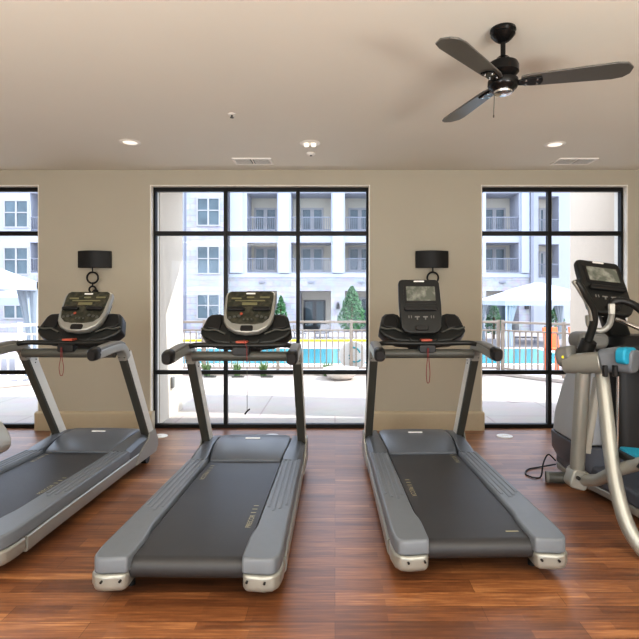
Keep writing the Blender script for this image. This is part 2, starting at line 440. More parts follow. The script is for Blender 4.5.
def upright_parts(root, top_y=1.46):
    b = Vector((.405, 1.94, .26)); t = Vector((.405, top_y, 1.02))
    for s in (-1, 1):
        B = Vector((s * b.x, b.y, b.z - .04)); Tt = Vector((s * t.x, t.y, t.z))
        u = MB().sweep([B, Tt], rrect(.062, .105, .01), up=(0, 1, 0.3)).build('upright', M['olive'], root, bevel=.004)
        for q in (-1, 1):
            off = Vector((q * .0325, .018, 0)) 
            MB().sweep([B + off, Tt + off], rrect(.004, .088, .0015, 1), up=(0, 1, .3)).build('upright_plate', M['plate'], u)
        d = (B - Tt).normalized()
        for k, yy in ((.03, .03), (.07, .03), (.10, -.0), (.03, .0)):
            p = Tt + d * k + Vector((-s * .034, .015 + yy * .8, 0)); MB().cyl(p, p + Vector((-s * .004, 0, 0)), .005, 8).build('bolt', M['black'], u)
        # silver elbow arm : upright top -> horizontal grip
        x = s * .405
        pth = [(s * .405, top_y + .01, 1.00), (x, top_y - .015, 1.045), (x, top_y - .055, 1.082), (s * .408, top_y - .11, 1.098), (s * .412, top_y - .25, 1.096), (s * .415, top_y - .47, 1.075)]
        pth = smoothpath(pth, 5); n = len(pth)
        scs = [(1, .95 - .25 * min(1, i / (n * .5)) + .05 * max(0, i / n - .6)) for i in range(n)]
        a = MB().sweep(pth, rrect(.076, .10, .022), up=(0, 1, .9), scales=scs).build('arm', M['silver'], root)
        # grey pad on top of the arm
        pp = smoothpath([(s * .406, top_y - .05, 1.112), (s * .41, top_y - .13, 1.131), (s * .413, top_y - .26, 1.128), (s * .415, top_y - .46, 1.108)], 5)
        MB().sweep(pp, rrect(.068, .034, .014)).build('arm_pad', M['pad'], a)
        e = (s * .415, top_y - .455, 1.09); e2 = (s * .415, top_y - .52, 1.078)
        MB().sweep([e, ((e[0] + e2[0]) / 2, (e[1] + e2[1]) / 2, 1.083), e2, (s * .415, top_y - .535, 1.076)], rrect(.078, .094, .030), up=(0, 0, 1), scales=[.96, 1, .92, .68]).build('grip_end', M['black'], a)

def handle_parts(root, yc=1.38):
    MB().cyl((-.37, yc, 1.045), (.37, yc, 1.045), .036, 20).build('cross_bar', M['bar'], root)
    # upper bow-shaped bar
    pth = smoothpath([(-.395, yc - .08, 1.118), (-.33, yc - .02, 1.130), (-.12, yc + .0, 1.125), (.12, yc + .0, 1.125), (.33, yc - .02, 1.130), (.395, yc - .08, 1.118)], 5)
    MB().tube(pth, .019, 12).build('hand_bar', M['dark'], root)
    sb = MB().prism(rrect(.125, .058, .014), yc - .062, yc + .02, axis='y', mtx=Matrix.Translation((0, 0, 1.088))).build('sensor_box', M['black'], root, bevel=.004)
    MB().prism(rrect(.085, .016, .006), yc - .03, yc + .04, axis='y', mtx=Matrix.Translation((0, 0, 1.152)) ).build('stop_button', M['redpanel'], root)

def tray_parts(root, yc=1.50):
    """two moulded wing trays either side of the console neck"""
    tilt = Matrix.Translation((0, yc, 1.145)) @ Matrix.Rotation(math.radians(-38), 4, 'X')
    core = [(-.10, -.05), (.10, -.05), (.16, .02), (.17, .14), (.10, .19), (-.10, .19), (-.17, .14), (-.16, .02)]
    t = MB().prism(core, -.02, .12, axis='y', mtx=tilt).build('tray', M['dark'], root, bevel=.015, seg=3)
    for s in (-1, 1):
        o = [(.10, -.055), (.22, -.042), (.315, .01), (.356, .06), (.338, .14), (.322, .20), (.295, .228), (.225, .235), (.185, .22), (.15, .15), (.12, .12)]
        o = [(s * x, z) for x, z in o]
        c = Vector((s * .24, .12))
        ins = [(c.x + (x - c.x) * .9, c.y + (z - c.y) * .9) for x, z in o]
        R = []
        for pts, h in ((ins, .09), (o, .07), (o, -.01), (ins, -.022)):
            R.append([tilt @ Vector((p[0], h, p[1])) for p in pts])
        wg = MB().rings(R).build('cup_wing', M['dark'], root, bevel=.008, seg=3)
        # recessed pocket, padded panel
        pk = [(.205, .075), (.30, .085), (.322, .11), (.308, .18), (.29, .208), (.235, .213), (.205, .19), (.195, .13)]
        pk = [(s * x, z) for x, z in pk]
        MB().prism(pk, -.034, -.018, axis='y', mtx=tilt).build('pocket', M['black'], wg, bevel=.006, seg=2)
        lip = smoothpath([tilt @ Vector((s * x, -.034, z)) for x, z in ((.345, .08), (.29, .062), (.235, .068), (.195, .05), (.15, .03))], 4)
        MB().tube(lip, .008, 8).build('pocket_lip', M['bar'], wg)
    MB().sweep([(0, yc + .0, 1.10), (0, yc + .10, 1.20), (0, yc + .16, 1.26)], rrect(.15, .07, .02), up=(0, 1, 0)).build('console_neck', M['olive'], root)
    return t

def led_console(root, yb=1.455):
    """rounded silver console with dark face; tilts back"""
    mt = Matrix.Translation((.02, yb, 1.188)) @ Matrix.Rotation(math.radians(-36), 4, 'X')
    out = [(-.165, .395), (.165, .395), (.196, .375), (.203, .345), (.196, .16), (.185, .10), (.15, .045), (.09, .008), (0, -.005),
           (-.09, .008), (-.15, .045), (-.185, .10), (-.196, .16), (-.203, .345), (-.196, .375)]
    c = Vector((0, .2))
    def sc(k, kz=None): kz = kz or k; return [(c.x + (x - c.x) * k, c.y + (z - c.y) * kz) for x, z in out]
    R = [[mt @ Vector((p[0], h, p[1])) for p in pts] for pts, h in ((sc(.96), -.030), (out, -.018), (out, .012), (sc(.9), .05))]
    body = MB().rings(R).build('console', M['silver'], root, bevel=.006, seg=2)
    MB().rings([[mt @ Vector((p[0], h, p[1])) for p in pts] for pts, h in ((sc(.86), .04), (sc(.80), .10))]).build('console_back', M['dark'], body, bevel=.01)
    f = [(-.155, .385), (.155, .385), (.178, .37), (.183, .33), (.174, .18), (.160, .125), (.12, .085), (.06, .073), (-.06, .073), (-.12, .085), (-.160, .125), (-.174, .18), (-.183, .33), (-.178, .37)]
    fc = MB().prism(f, -.034, -.028, axis='y', mtx=mt).build('console_face', M['led'], body, bevel=.002)
    for s in (-1, 1): MB().prism(rrect(.135, .030, .014, cx=s * .10, cy=.205), -.060, -.034, axis='y', mtx=mt).build('accessory_shelf', M['black'], body, bevel=.004)
    MB().prism(rrect(.095, .045, .012, cx=0, cy=.034), -.040, -.024, axis='y', mtx=mt).build('console_socket', M['black'], body, bevel=.003)
    for x, z, w_, h_ in ((0, .262, .12, .026), (-.11, .315, .08, .016), (.115, .325, .08, .016), (0, .325, .06, .014), (0, .292, .24, .010)):
        MB().prism(rrect(w_, h_, .004, 2, cx=x, cy=z), -.0365, -.034, axis='y', mtx=mt).build('display_window', M['strip'], body)
    MB().prism(rrect(.075, .014, .006, 2, cx=0, cy=.362), -.037, -.034, axis='y', mtx=mt).build('name_plate', M['white'], body)
    for s in (-1, 1):
        for i in range(3):
            p = mt @ Vector((s * (.07 + .035 * i), -.034, .145 - .008 * i)); q = mt @ Vector((s * (.07 + .035 * i), -.038, .145 - .008 * i)); MB().cyl(p, q, .013, 12).build('key', M['bar'], body)
    for i in range(3):
        p = mt @ Vector((-.03 + .03 * i, -.034, .115)); q = mt @ Vector((-.03 + .03 * i, -.038, .115)); MB().cyl(p, q, .008, 10).build('key', M['bar'], body)
    p = mt @ Vector((-.055, -.034, .165)); q = mt @ Vector((-.055, -.038, .165))
    MB().cyl(p, q, .012, 12).build('red_key', M['redpanel'], body)

def touch_console(root, mt):
    W = .168; H = .465
    o = [(-W, H - .03), (-W + .008, H - .008), (-W + .03, H), (W - .03, H), (W - .008, H - .008), (W, H - .03), (W + .004, .24), (W - .004, .05), (W - .03, .015), (W - .07, 0),
         (-W + .07, 0), (-W + .03, .015), (-W + .004, .05), (-W - .004, .24)]
    def sc(k): return [(x * k, H / 2 + (z - H / 2) * k) for x, z in o]
    R = [[mt @ Vector((p[0], h, p[1])) for p in pts] for pts, h in ((sc(.965), -.028), (o, -.018), (o, .015), (sc(.88), .05))]
    body = MB().rings(R).build('console', M['dark'], root, bevel=.005)
    MB().prism(rrect(.262, .165, .008, cx=.0, cy=.335), -.031, -.026, axis='y', mtx=mt).build('screen_bezel', M['black'], body)
    MB().prism(rrect(.236, .124, .004, 2, cx=.008, cy=.337), -.034, -.030, axis='y', mtx=mt).build('screen', M['lcd'], body)
    MB().prism(rrect(.27, .038, .014, cx=0, cy=.205), -.055, -.026, axis='y', mtx=mt).build('accessory_shelf', M['black'], body, bevel=.005)
    MB().prism(rrect(.088, .013, .005, 2, cx=0, cy=.445), -.032, -.026, axis='y', mtx=mt).build('name_plate', M['white'], body)
    for x in (-.033, .033):
        k = MB(); k.prism(rrect(.040, .010, .004, 2, cx=x, cy=.138), -.034, -.027, axis='y', mtx=mt)
        k.prism(rrect(.010, .030, .004, 2, cx=x, cy=.128), -.0345, -.027, axis='y', mtx=mt); k.build('key', M['pad'], body)
    for x in (-.10, .10, -.08, .08): MB().prism(rrect(.006, .022, .002, 2, cx=x, cy=.138), -.033, -.027, axis='y', mtx=mt).build('key', M['pad'], body)
    MB().prism(rrect(.105, .042, .016, cx=0, cy=.045), -.042, -.024, axis='y', mtx=mt).build('console_socket', M['black'], body, bevel=.004)
    return body

def red_loop(root, yc, x=.0, drop=.22, open_=.018):
    y = yc - .075
    pth = [(x - .004, y, 1.08), (x - .006, y, 1.00), (x - open_, y, 1.08 - drop * .7), (x - open_ * .6, y, 1.09 - drop), (x, y, 1.08 - drop), (x + open_ * .6, y, 1.09 - drop), (x + open_, y, 1.08 - drop * .7), (x + .006, y, 1.00), (x + .004, y, 1.08)]
    MB().tube(smoothpath(pth, 5), .0028, 6, up=(0, 1, 0)).build('safety_cord', M['red'], root)

def treadmill(loc, rz, label, cons, cord, yr, yl, mark=False):
    r = empty('treadmill', loc, rz, label, 'treadmill', 'treadmills in front of the windows')
    deck_parts(r, yr, yl, mark); hood_parts(r); upright_parts(r); handle_parts(r); tray_parts(r)
    for o_ in list(r.children):
        if o_.name.split('.')[0] in ('arm', 'cross_bar', 'hand_bar', 'sensor_box', 'stop_button'): o_.location.z -= .016
    if cons == 'led': led_console(r)
    else: touch_console(r, Matrix.Translation((-.02, 1.45, 1.175)) @ Matrix.Rotation(math.radians(-20), 4, 'X'))
    if cord == 'loop': red_loop(r, 1.38, -.02)
    elif cord == 'line':
        MB().tube([(.03, 1.30, 1.16), (.05, 1.30, 1.10), (.052, 1.30, .98)], .003, 6).build('safety_cord', M['red'], r)
        MB().tube([(.052, 1.30, .98), (.053, 1.30, .63)], .0022, 6).build('cord_lower', M['bar'], r)
        MB().tube([(.036, 1.30, .612), (.050, 1.30, .632), (.060, 1.30, .640), (.072, 1.30, .652)], .006, 6).build('clip', M['black'], r)
    else: red_loop(r, 1.38, -.0, .27, .014)
    return r
treadmill((-2.165, 2.67, 0), math.radians(-2.3), 'treadmill in front of left wall light, rounded silver console, cropped by left picture edge', 'led', 'loop', .62, 1.25)
treadmill((-.715, 2.44, 0), math.radians(-.8), 'treadmill with rounded silver console standing before the tall middle window', 'led', 'line', .36, 1.10)
treadmill((.755, 2.63, 0), math.radians(1.6), 'treadmill with black touchscreen console and red safety loop before the wall light', 'touch', 'loop2', 1.28, .62, True)

# ------------------------------------------------------------------ elliptical at right
def elliptical():
    X0, Y0 = 2.02, 3.95
    r = empty('elliptical_trainer', (X0, Y0, 0), 0, 'silver and black elliptical trainer with teal pads and tilted touchscreen at right edge', 'elliptical')
    O = Vector((X0, Y0, 0))
    def L(px, py, Y): return at(px, py, Y) - O
    def bld(mb, n, m, par=r, **k): return mb.build(n, m, par, **k)
    # front shroud: silver shell; horizontal sections by height
    def shell(levels, name, m, bevel=.012):
        R = []
        for (xl, xr, y0, y1, z) in levels:
            cx, cy = (xl + xr) / 2, (y0 + y1) / 2
            R.append([Vector((p[0] - X0, p[1] - Y0, z)) for p in rrect(xr - xl, y1 - y0, min(.09, (xr - xl) * .35), 5, cx, cy)])
        return bld(MB().rings(R), name, m, bevel=bevel)
    # silver upper shroud (left panel), dark lower shroud
    shell([(1.83, 2.10, 3.80, 4.35, .36), (1.84, 2.10, 3.80, 4.34, .52), (1.885, 2.10, 3.82, 4.30, .73), (1.93, 2.10, 3.84, 4.24, .93), (1.965, 2.10, 3.86, 4.16, 1.06), (2.0, 2.09, 3.90, 4.08, 1.14)], 'shroud', M['shroud'])
    shell([(1.96, 2.44, 3.78, 4.2, .03), (1.88, 2.52, 3.76, 4.32, .10), (1.83, 2.57, 3.76, 4.38, .22), (1.825, 2.575, 3.76, 4.38, .355)], 'lower_shroud', M['lshroud'])
    # black central tower
    shell([(2.0, 2.40, 3.62, 4.2, .33), (1.99, 2.40, 3.62, 4.1, .9), (1.98, 2.38, 3.64, 4.05, 1.12), (2.04, 2.34, 3.70, 3.98, 1.19)], 'center_tower', M['black'])
    shell([(2.30, 2.56, 3.80, 4.35, .36), (2.30, 2.55, 3.80, 4.34, .52), (2.30, 2.51, 3.82, 4.30, .73), (2.30, 2.47, 3.84, 4.24, .93), (2.30, 2.43, 3.86, 4.16, 1.06), (2.31, 2.40, 3.90, 4.08, 1.14)], 'shroud', M['shroud'])
    # long low fairing running back toward the user
    plan = [(1.86, 4.30), (1.85, 3.95), (1.93, 3.62), (1.97, 3.22), (2.02, 3.16), (2.38, 3.16), (2.43, 3.25), (2.54, 4.30)]
    Rg = []
    for z, k, dz in ((.035, .985, 0), (.09, 1.0, 0), (.11, 1.0, .03), (.17, .985, .10)):
        Rg.append([Vector(((2.2 + (x - 2.2) * k) - X0, 3.75 + (y - 3.75) * k - Y0, z + (dz * max(0, (y - 3.1) / 1.2)))) for x, y in plan])
    bld(MB().rings(Rg[:2]), 'base_rim', M['silver'], bevel=.01)
    bld(MB().rings(Rg[1:]), 'base_fairing', M['lshroud'], bevel=.02, seg=3)
    for xx in (2.05, 2.36):
        for yy in (3.3, 4.1): bld(MB().cyl((xx - X0, yy - Y0, 0), (xx - X0, yy - Y0, .04), .03), 'foot', M['black'])
    # base rail on the floor
    bld(MB().sweep([(.18, -.76, .035), (.18, -1.5, .035)], rrect(.11, .07, .02)), 'base_rail', M['silver'])
    bld(MB().cyl((-.33, .10, .045), (-.08, .06, .045), .042, 20), 'stabilizer_foot', M['bar'])
    bld(MB().cyl((-.345, .104, .045), (-.325, .10, .045), .045, 20), 'foot_cap', M['pad'])
    # vertical inner link tube, with joint
    A = L(583, 372, 3.35); B = L(577, 470, 3.45)
    bld(MB().sweep([A, B], rrect(.082, .09, .03), up=(0, 1, 0)), 'link_tube', M['silver'])
    J = L(577, 478, 3.45)
    j = bld(MB().prism([(p[0], p[1]) for p in rrect(.12, .13, .03)], -.05, .06, axis='y', mtx=Matrix.Translation(J) @ Matrix.Rotation(.3, 4, 'Y')), 'joint', M['silver'], bevel=.01)
    bld(MB().cyl(J + Vector((-.02, -.07, .02)), J + Vector((-.02, -.05, .02)), .012, 12), 'bolt', M['black'], j)
    K = L(618, 470, 3.1)
    bld(MB().tube([J + Vector((.02, 0, -.015)), L(598, 480, 3.3), K, L(645, 462, 2.9)], .037, 16), 'pedal_arm', M['silver'])
    # long swinging leg tube, curving out to the lower right
    pts = [L(601, 366, 3.3), L(606, 410, 3.2), L(611, 455, 3.1), L(618, 495, 3.0), L(628, 527, 2.92), L(643, 550, 2.85), L(656, 562, 2.78)]
    bld(MB().tube(smoothpath(pts, 6), .042, 18, up=(1, 0, 0)), 'swing_arm', M['silver'])
    # horizontal arm housing
    h0, h1 = L(566, 364, 3.45), L(604, 362, 3.25)
    bld(MB().sweep([h0, (h0 + h1) / 2, h1], rrect(.13, .135, .045), scales=[.9, 1, 1]), 'arm_housing', M['silver'], bevel=.006)
    pv = bld(MB().sweep([L(560, 357, 3.5), L(575, 355, 3.42)], rrect(.15, .135, .05)), 'pivot_cap', M['pad'], bevel=.02, seg=3)
    bld(MB().cyl(L(563, 357, 3.415), L(563, 357, 3.405), .010, 12), 'yellow_mark', M['yellow'], pv)
    e0, e1, e2 = L(602, 361, 3.26), L(618, 359, 3.2), L(636, 362, 3.12)
    eh = bld(MB().sweep([e0, e1, e2], rrect(.14, .15, .04), scales=[1, 1.02, .95]), 'arm_end', M['grey'], bevel=.012, seg=3)
    bld(MB().sweep([L(621, 355, 3.15), L(631, 356, 3.10)], rrect(.152, .10, .035)), 'teal_cap', M['blue'], eh, bevel=.01)
    # recess slots below
    for px in (605, 615): bld(MB().box(L(px, 371, 3.145), (.024, .03, .07)), 'slot', M['black'], eh, bevel=.005)
    # right-hand arm, mirror of the left one
    def mir(v): return Vector((2 * .19 - v.x, v.y, v.z))
    bld(MB().tube(smoothpath([mir(p) for p in pts], 6), .042, 18, up=(1, 0, 0)), 'swing_arm', M['silver'])
    bld(MB().sweep([mir(A), mir(B)], rrect(.082, .09, .03), up=(0, 1, 0)), 'link_tube', M['silver'])
    bld(MB().sweep([mir(h0), mir((h0 + h1) / 2), mir(h1)], rrect(.13, .135, .045), scales=[.9, 1, 1]), 'arm_housing', M['silver'], bevel=.006)
    eh2 = bld(MB().sweep([mir(e0), mir(e1), mir(e2)], rrect(.14, .15, .04), scales=[1, 1.02, .95]), 'arm_end', M['grey'], bevel=.012, seg=3)
    bld(MB().sweep([mir(L(621, 355, 3.15)), mir(L(631, 356, 3.10))], rrect(.152, .10, .035)), 'teal_cap', M['blue'], eh2, bevel=.01)
    ax = h0 + Vector((.04, 0, 0))
    bld(MB().cyl(ax, mir(ax), .045, 18), 'axle', M['black'])
    bld(MB().box((.19, (h0.y + 3.72 - Y0) / 2, h0.z), (.20, abs(3.72 - Y0 - h0.y) + .02, .14)), 'axle_mount', M['black'], bevel=.02)
    bld(MB().tube([mir(p) for p in (J + Vector((.02, 0, -.015)), L(598, 480, 3.3), K, L(645, 462, 2.9))], .037, 16), 'pedal_arm', M['silver'])
    bld(MB().prism([(p[0], p[1]) for p in rrect(.12, .13, .03)], -.05, .06, axis='y', mtx=Matrix.Translation(mir(J)) @ Matrix.Rotation(-.3, 4, 'Y')), 'joint', M['silver'], bevel=.01)
    bld(MB().prism(rrect(.20, .42, .05), 0, .05, mtx=Matrix.Translation(mir(L(650, 468, 2.95))) @ Matrix.Rotation(-.1, 4, 'Y')), 'pedal', M['dark'], bevel=.012)
    bld(MB().prism(rrect(.18, .40, .05), .05, .062, mtx=Matrix.Translation(mir(L(650, 468, 2.95))) @ Matrix.Rotation(-.1, 4, 'Y')), 'pedal_pad', M['blue'])
    # rear-side silver strut and black strut
    bld(MB().sweep([L(598, 378, 3.55), L(586, 452, 3.6)], rrect(.05, .06, .015), up=(0, 1, 0)), 'strut', M['silver2'])
    bld(MB().cyl(L(618, 376, 3.5), L(617, 460, 3.55), .010, 10), 'guide_rod', M['chrome'])
    # foot pedal with teal pad
    pd = bld(MB().prism(rrect(.20, .42, .05), 0, .05, mtx=Matrix.Translation(L(650, 468, 2.95)) @ Matrix.Rotation(.1, 4, 'Y')), 'pedal', M['dark'], bevel=.012)
    bld(MB().prism(rrect(.18, .40, .05), .05, .062, mtx=Matrix.Translation(L(650, 468, 2.95)) @ Matrix.Rotation(.1, 4, 'Y')), 'pedal_pad', M['blue'], pd)
    # neck up to console
    bld(MB().sweep(smoothpath([(.13, -.10, 1.14), (.06, -.16, 1.25), (-.0, -.20, 1.37)], 4), rrect(.16, .10, .03), up=(0, 1, 0)), 'console_neck', M['dark'])
    cpos = L(612, 316, 3.55)
    mt = Matrix.Translation(cpos) @ Matrix.Rotation(math.radians(6), 4, 'Y') @ Matrix.Rotation(math.radians(6), 4, 'Z') @ Matrix.Rotation(math.radians(-34), 4, 'X')
    touch_console(r, mt)
    # left moving handlebar
    pts = [L(576, 281, 3.25), L(583, 292, 3.26), L(591, 306, 3.3), L(594, 320, 3.33), L(589, 338, 3.38), L(583, 352, 3.42)]
    hb = bld(MB().tube(smoothpath(pts, 6), .026, 14, up=(1, 0, 0)), 'handlebar', M['dark'])
    bld(MB().tube(smoothpath([mir(p) for p in pts], 6), .026, 14, up=(1, 0, 0)), 'handlebar', M['dark'])
    g = [p + Vector((-.018, -.006, 0)) for p in smoothpath(pts[:4], 6)]
    bld(MB().tube(g, .014, 10, up=(1, 0, 0)), 'grip_strip', M['silver'], hb)
    bld(MB().tube([pts[-2] + Vector((0, 0, -.02)), pts[-1] + Vector((0, 0, -.03))], .05, 14, up=(1, 0, 0)), 'handlebar_boot', M['black'], hb)
    # fixed front handle: curls from the neck
    pts = [L(604, 332, 3.6), L(597, 330, 3.5), L(590, 322, 3.42)]
    pts = [L(588, 316, 3.45), L(590, 326, 3.42), L(600, 331, 3.40), L(609, 325, 3.38), L(612, 312, 3.36), L(612, 303, 3.34), L(622, 301, 3.32), L(634, 305, 3.28), L(645, 314, 3.22)]
    fh = bld(MB().tube(smoothpath(pts[4:], 6), .024, 14, up=(0, 0, 1)), 'fixed_handle', M['black'])
    bld(MB().tube(smoothpath(pts[:5], 6), .020, 12, up=(0, 1, 0)), 'handle_stem', M['silver'])
    bld(MB().box(L(611.5, 309, 3.32), (.036, .03, .07)), 'pulse_sensor', M['silver2'], fh, bevel=.006)
    bld(MB().tube([L(616, 319, 3.5), L(650, 333, 3.35)], .014, 10), 'cross_handle', M['chrome'])
    bld(MB().prism([(p[0], p[1]) for p in rrect(.22, .12, .05)], -.10, .10, axis='y', mtx=Matrix.Translation(L(588, 340, 3.75))), 'pivot_cover', M['pad'], bevel=.03, seg=3)
    return r
elliptical()
# power cord of the elliptical
pth = smoothpath([(1.80, 4.16, .14), (1.74, 4.16, .19), (1.70, 4.16, .12), (1.68, 4.16, .012), (1.62, 4.14, .008), (1.58, 4.22, .008), (1.64, 4.34, .008), (1.76, 4.40, .008), (1.92, 4.44, .02)], 6)
tag(MB().tube(pth, .006, 8).build('power_cord', M['black']), 'thin black power cord looping on floor beside the elliptical foot', 'cord')

# ------------------------------------------------------------------ exercise bike at left edge (mostly out of frame)
def bike():
    r = empty('exercise_bike', (-3.17, 4.52, 0), 0, 'rounded silver flywheel housing of exercise bike at left picture edge', 'exercise bike')
    prof = [(-.22, .06), (.12, .06), (.20, .08), (.24, .13), (.235, .20), (.20, .28), (.15, .35), (.06, .43), (-.12, .46), (-.22, .40)]
    MB().prism(prof, -.12, .12, axis='y').build('flywheel_housing', M['silver2'], r, bevel=.035, seg=4)
    MB().sweep([(-.10, -.3, .05), (-.10, .3, .05)], rrect(.08, .05, .02)).build('front_foot', M['dark'], r)
    MB().sweep([(-.9, -.3, .05), (-.9, .3, .05)], rrect(.08, .05, .02)).build('rear_foot', M['dark'], r)
    MB().sweep([(-.9, 0, .06), (-.3, 0, .16), (-.10, 0, .16)], rrect(.08, .10, .02)).build('frame_beam', M['silver'], r)
    MB().cyl((-.10, 0, .07), (-.06, 0, .3), .03).build('front_stem', M['silver'], r)
    MB().cyl((-.62, 0, .1), (-.72, 0, .85), .028).build('seat_post', M['silver'], r)
    MB().rings([[Vector((-.72 + x, p * w_, z)) for p, z in ((-1, .87), (-.8, .92), (.8, .92), (1, .87), (0, .85))] for x, w_ in ((-.16, .10), (0, .11), (.12, .03), (.16, .015))]).build('saddle', M['black'], r, bevel=.01)
    MB().tube(smoothpath([(-.09, 0, .40), (-.14, 0, .9), (-.2, 0, 1.05)], 4), .028, up=(1, 0, 0)).build('handle_post', M['silver'], r)
    MB().tube(smoothpath([(-.35, -.2, 1.1), (-.2, -.2, 1.08), (-.18, 0, 1.06), (-.2, .2, 1.08), (-.35, .2, 1.1)], 4), .018).build('handlebar', M['dark'], r)
    p = [(.13 + .05 * math.cos(a), -.14, .055 + .045 * math.sin(a)) for a in [i * math.pi / 6 for i in range(12)]]
    MB().tube(p, .008, 8, closed=True, up=(0, 1, 0)).build('toe_loop', M['black'], r)
bike()

# ------------------------------------------------------------------ ceiling fan
def fan():
    c = at(503, 25, 2.73); x, y = c.x, 2.73
    r = empty('ceiling_fan', (x, y, CH), 0, 'three-blade dark ceiling fan hanging on a short rod', 'ceiling fan')
    MB().lathe([(.0, 0), (.066, 0), (.068, -.012), (.060, -.024), (.064, -.032), (.05, -.05), (.036, -.062), (.02, -.072), (0, -.072)]).build('canopy', M['fanblk'], r)
    MB().cyl((0, 0, -.06), (0, 0, -.17), .013, 16).build('down_rod', M['fanblk'], r)
    MB().lathe([(0, -.150), (.03, -.152), (.045, -.17), (.075, -.185), (.082, -.20), (.082, -.235), (.068, -.25), (.055, -.262), (0, -.262)]).build('motor_housing', M['fanblk'], r)
    hub = MB().lathe([(0, -.262), (.05, -.262), (.078, -.275), (.080, -.30), (.072, -.318), (.060, -.325), (.056, -.335), (0, -.335)]).build('switch_housing', M['fanblk'], r)
    MB().lathe([(0, -.334), (.05, -.334), (.048, -.345), (.03, -.352), (0, -.353)]).build('bottom_cap', M['chrome'], hub)
    for a in (-15, 228, 105):
        rot = Matrix.Rotation(math.radians(a), 4, 'Z') @ Matrix.Translation((0, 0, -.286)) @ Matrix.Rotation(math.radians(-9), 4, 'X')
        o = [(.09, -.038), (.14, -.052), (.54, -.072), (.59, -.062), (.622, -.02), (.618, .03), (.59, .060), (.54, .070), (.14, .052), (.09, .038)]
        bl = MB().prism(o, -.0045, .0045, mtx=rot).build('blade', M['blade'], r, bevel=.002)
        br = MB().prism([(.05, -.014), (.12, -.03), (.19, -.036), (.20, 0), (.19, .036), (.12, .03), (.05, .014)], -.014, -.0045, mtx=rot)
        br.build('blade_bracket', M['fanblk'], bl, bevel=.002)
        for q in (-.02, .02):
            for xx in (.17, .115): MB().cyl(rot @ Vector((xx, q, -.018)), rot @ Vector((xx, q, -.012)), .006, 10).build('screw', M['chrome'], bl)
    ch = MB(); ch.cyl((-.045, 0, -.33), (-.05, 0, -.46), .002, 6); ch.lathe([(0, -.475), (.004, -.472), (.004, -.46), (0, -.455)], c=(-.05, 0, 0), seg=8)
    ch.build('pull_chain', M['bar'], r)
fan()

# ------------------------------------------------------------------ wall lights
def sconce(px, label):
    p = at(px, 258, 5.66)
    r = empty('wall_light', (p.x, D, 1.90), 0, label, 'wall light', 'black wall lights between the windows')
    w_, h_ = .18, .092
    arc = [(-w_, -.003)] + [(-w_ + 2 * w_ * i / 12, -.04 - .075 * math.sin(math.pi * i / 12)) for i in range(13)] + [(w_, -.003)]
    R = [[Vector((a, b, z)) for a, b in arc] for z in (-h_, h_)]
    m = MB(); m.rings(R, cap=False)
    inn = [(a * .975, b * .94 - .001) for a, b in arc]
    m.rings([[Vector((a, b, z)) for a, b in inn] for z in (-h_, h_)], cap=False)
    m.build('lamp_shade', M['sconce'], r)
    MB().b2((-.02, -.06, -.06), (.02, 0, .06)).build('lamp_holder', M['iron'], r, bevel=.004)
    def ring(zc, R_, rr): 
        MB().tube([(R_ * math.cos(a), -.075, zc + R_ * math.sin(a)) for a in [2 * math.pi * i / 32 for i in range(32)]], rr, 10, closed=True, up=(0, 1, 0)).build('ring', M['iron'], r)
    ring(-.205, .061, .010); ring(-.335, .036, .010)
    MB().cyl((0, -.075, -.08), (0, -.075, -.145), .008).build('stem', M['iron'], r)
    MB().cyl((0, -.075, -.262), (0, -.075, -.303), .008).build('stem', M['iron'], r)
    MB().cyl((0, -.075, -.36), (0, -.0, -.36), .008).build('wall_arm', M['iron'], r)
    MB().lathe([(0, 0), (.03, 0), (.03, .012), (0, .012)], mtx=Matrix.Translation((0, -.0005, -.36)) @ Matrix.Rotation(math.pi / 2, 4, 'X')).build('wall_plate', M['iron'], r)
sconce(94.5, 'black drum wall light with two rings below, on the left pier')
sconce(432, 'black drum wall light with rings above touchscreen treadmill, on the middle pier')

# ------------------------------------------------------------------ ceiling fixtures
def cpt(px, py):
    Y = F * (CH - EYE) / (VY - py); return ((px - VX) * Y / F, Y, CH)
def downlight(px, py, label, twin=False):
    r = empty('ceiling_light', cpt(px, py), 0, label, 'ceiling light', 'recessed ceiling lights')
    MB().lathe([(.062, 0), (.092, 0), (.096, -.004), (.090, -.009), (.070, -.010), (.062, -.004)]).build('trim_ring', M['fixture'], r)
    MB().lathe([(0, -.001), (.066, -.001), (.066, -.005), (0, -.005)]).build('lens', M['lamp'] if not twin else M['fixture'], r)
    if twin:
        for s in (-1, 1): MB().lathe([(0, -.004), (.022, -.004), (.026, -.02), (.018, -.034), (0, -.036)], c=(s * .032, 0, 0), seg=16).build('bulb', M['lamp'], r)
downlight(130, 142, 'round recessed ceiling light nearest the left picture edge')
downlight(555, 144, 'round recessed ceiling light below the fan beside ceiling vent')
downlight(310, 143, 'round ceiling light with two small lamps near ceiling middle', True)
r = empty('ceiling_sensor', cpt(311, 153), 0, 'small white ceiling sensor beside the twin-lamp ceiling light', 'sensor')
MB().lathe([(0, 0), (.045, 0), (.045, -.012), (.03, -.022), (0, -.024)]).build('sensor_body', M['fixture'], r)
MB().lathe([(0, -.022), (.012, -.022), (.012, -.03), (0, -.03)]).build('sensor_eye', M['bar'], r)
r = empty('ceiling_sprinkler', cpt(232, 114), 0, 'small metal ceiling sprinkler head left of ceiling middle', 'sprinkler')
MB().lathe([(0, 0), (.032, 0), (.030, -.006), (.014, -.010), (0, -.010)]).build('escutcheon', M['fixture'], r)
MB().lathe([(0, -.01), (.008, -.01), (.006, -.025), (.015, -.027), (.015, -.030), (0, -.030)]).build('nozzle', M['bar'], r)
